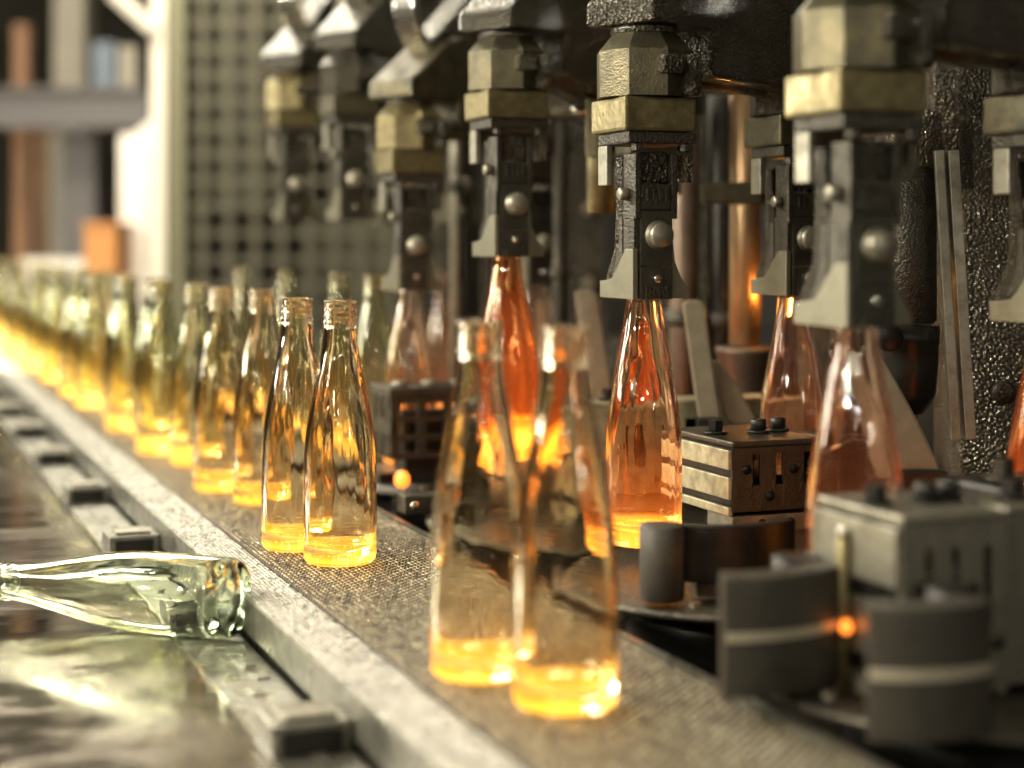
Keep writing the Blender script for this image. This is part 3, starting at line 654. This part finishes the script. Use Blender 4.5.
for args in (('column', 'beige blurred column above the grey beam', 'column', 'beige', 53, 84, -80, 560, 6.9, .2), ('column', 'grey blurred column below the grey beam', 'column', 'greybeam', 60, 96, 132, 560, 6.5, .2),
             ('orange_post', 'thin rust orange vertical post at far left', 'post', 'rust', 13, 27, 24, 560, 6.7, .08), ('orange_post', 'thin rust orange post beside the blurred beige column', 'post', 'rust', 37, 45, 130, 560, 7.2, .06),
             ('control_box', 'dusty blue box hanging above the grey beam', 'box', 'blue', 92, 115, 42, 87.9, 6.22, .08), ('leaning_board', 'pale leaning panel above the grey beam beside the cream post', 'panel', 'beige', 119, 136, 46, 87.9, 6.22, .05),
             ('leaning_board', 'pale beige panel below the grey beam at left', 'panel', 'beige', 36, 60, 134, 420, 7.6, .05)):
    t, w, h = bgthing(*args, grp=None)
    mb = MB(); mb.bb(-w*.55, w*.55, -.015, -.001, h*.02, h*.05); obj('base_band', mb, args[3], t)
t, w, h = bgthing('orange_bin', 'small orange bin in front of the white cabinet', 'bin', 'orange', 84, 116, 227, 420, 5.35, .2)
mb = MB(); mb.bb(-w*.55, w*.55, -.01, .21, h, h+.015, .003); obj('rim', mb, 'orange', t)
t, w, h = bgthing('long_counter', 'long white bright counter top at far left behind the bottle row', 'counter', 'white', 20, 92, 259, 284, 6.2, .16)
mb = MB(); mb.bb(-w*.45, w*.45, .02, .14, -.9, -.001); obj('cabinet_base', mb, 'greybeam', t)
# diagonal brace
a = PC(112, -8, 5.25); b = PC(154, 30, 5.25)
mb = MB(); mb.cyl((0, 0, 0), b-a, .022, 4); obj('diagonal_brace', mb, 'cream', loc=a, label='short cream diagonal brace meeting the cream post at the top', category='brace')
# fence
fc = PC(167, 292, 5.0)
fence = thing('wire_fence', 'tall olive wire mesh safety fence in the blurred background', 'fence', (fc.x, fc.y, -.9), hall_rz)
FW = (450-167)*5.0/F; FZ0 = .1; FZ1 = 2.2
mb = MB(); mb.bb(0, .055, 0, .05, 0, FZ1, .003); obj('post', mb, 'olivepost', fence)
mb = MB(); mb.bb(FW-.03, FW+.02, 0, .05, 0, FZ1, .003); obj('post', mb, 'olivepost', fence)
mb = MB(); mb.bb(.056, FW-.031, .005, .045, FZ0, FZ0+.05, .003); mb.bb(.056, FW-.031, .005, .045, FZ1-.05, FZ1, .003); obj('cross_rail', mb, 'olivepost', fence)
mb = MB(); x = .10
while x < FW-.05: mb.bb(x-.010, x+.010, .018, .028, FZ0+.051, FZ1-.051); x += .078
z = FZ0+.12
while z < FZ1-.08: mb.bb(.056, FW-.031, .029, .037, z-.008, z+.008); z += .078
obj('mesh_panel', mb, 'wire', fence)
t, w, h = bgthing('pale_machine', 'pale olive machine side seen through the wire fence', 'machine', 'olivemach', 212, 272, -40, 208, 7.5, .5); mb = MB(); mb.bb(-w*.3, w*.3, -.03, -.001, h*.3, h*.7, .004); obj('door', mb, 'olivemach', t)
t, w, h = bgthing('dark_machine', 'machine coloured near-black as unlit ground behind the lower part of the wire fence', 'machine', 'matte', 186, 303, 209, 480, 7.3, .5); mb = MB(); mb.bb(-w*.3, w*.3, -.03, -.001, h*.3, h*.7, .004); obj('door', mb, 'matte', t)
t, w, h = bgthing('pale_machine', 'pale olive machine side behind the tongs right of the fence middle', 'machine', 'olivemach', 305, 400, 220, 520, 6.0, .5); mb = MB(); mb.bb(-w*.3, w*.3, -.03, -.001, h*.3, h*.7, .004); obj('door', mb, 'olivemach', t)

# ------------------------------------------------------------------ lights
def area(name, loc, target, size, power, color, sy=None, spread=None):
    l = bpy.data.lights.new(name, 'AREA'); l.energy = power; l.color = color; l.size = size
    if sy: l.shape = 'RECTANGLE'; l.size_y = sy
    if spread: l.spread = spread
    o = bpy.data.objects.new(name, l); col.objects.link(o); o.location = loc
    o.rotation_euler = (Vector(target)-Vector(loc)).to_track_quat('-Z', 'Y').to_euler(); return o
def point(name, loc, power, r, color):
    l = bpy.data.lights.new(name, 'POINT'); l.energy = power; l.shadow_soft_size = r; l.color = color
    o = bpy.data.objects.new(name, l); col.objects.link(o); o.location = loc; return o
W = (1, .87, .62)
area('added_rim_light', tuple(PC(-1500, -250, 5.2)), (.5, 1.7, .1), 1.2, 110, (1, .95, .82), 1.8)  # unseen panel added to give the bottles bright left rims
area('added_streak_light', (-1.7, 2.2, 1.7), (.5, 1.6, .1), .06, 34, (1, .93, .76), 1.8)  # long narrow light added so the glass shows streak highlights
area('aisle_lamp', (-1.9, 1.5, 1.5), (.8, 1.7, .3), .5, 10, W, .9)
area('added_back_light', (.0, 7.8, 3.6), (.3, 2.0, .0), 2.6, 180, (1, .92, .74), 1.2)  # backlight added out of view for gloss on belt, rims and glass
area('near_lamp', (-.5, -.6, 2.2), (.7, 1.5, .2), .3, 4, W)
area('overhead_lamp', (.9, 1.7, 2.4), (.9, 1.8, 0), .6, 11, (1, .88, .66))
for p, e in (((-1.5, .75, 1.35), 24), ((-1.55, .85, 1.02), 22), ((-1.6, .95, .72), 20), ((-1.7, 1.4, 1.65), 28), ((-1.75, 1.55, 1.3), 26), ((-.2, -.9, 1.1), 5), ((-.25, -.95, .8), 5), ((-1.1, .1, .75), 18), ((.75, -.55, .95), 7), ((1.05, -.45, .5), 2), ((-1.3, 2.6, 1.2), 30), ((-1.2, 3.9, 1.0), 40), ((-.9, 1.7, .8), 10)):
    point('workshop_lamp', p, e, .024, (1, .92, .76))
area('added_cabinet_light', tuple(PC(60, -350, 4.2)), tuple(PC(135, 200, 5.6)), .4, 22, (1, .9, .72))  # extra light added so the white cabinet looks sunlit
area('hall_lamp', tuple(PC(40, -700, 4.6)), tuple(PC(60, 150, 7)), 1.2, 11, (1, .9, .74))
area('fence_lamp', tuple(PC(330, -500, 4.0)), tuple(PC(300, 120, 5.5)), .8, 3.5, (1, .9, .66))
# glow from the furnace side of the machine
b = PC(775, 300, 2.07); point('mould_glow', b, .16, .012, (1, .38, .06))
w = bpy.data.worlds.new('world'); sc.world = w; w.use_nodes = True
w.node_tree.nodes['Background'].inputs[0].default_value = (.9, .85, .7, 1); w.node_tree.nodes['Background'].inputs[1].default_value = .045

# ------------------------------------------------------------------ camera
cam = bpy.data.cameras.new('camera'); co = bpy.data.objects.new('camera', cam); col.objects.link(co); sc.camera = co
cam.sensor_width = 36; cam.lens = F/1024*36
cam.shift_y = -(384-HZ)/1024
co.location = (0, 0, HC); co.rotation_euler = (PI/2, 0, hall_rz)
cam.dof.use_dof = True; cam.dof.focus_distance = 1.60; cam.dof.aperture_fstop = (cam.lens/1000)/.025
cam.clip_start = .02
sc.cycles.sample_clamp_indirect = 80; sc.cycles.max_bounces = 22; sc.cycles.transmission_bounces = 22; sc.cycles.glossy_bounces = 6; sc.cycles.diffuse_bounces = 3
sc.cycles.caustics_reflective = True; sc.cycles.caustics_refractive = True
vs = sc.view_settings; vs.view_transform = 'Standard'; vs.look = 'None'; vs.gamma = 1; vs.use_curve_mapping = False; vs.exposure = .7
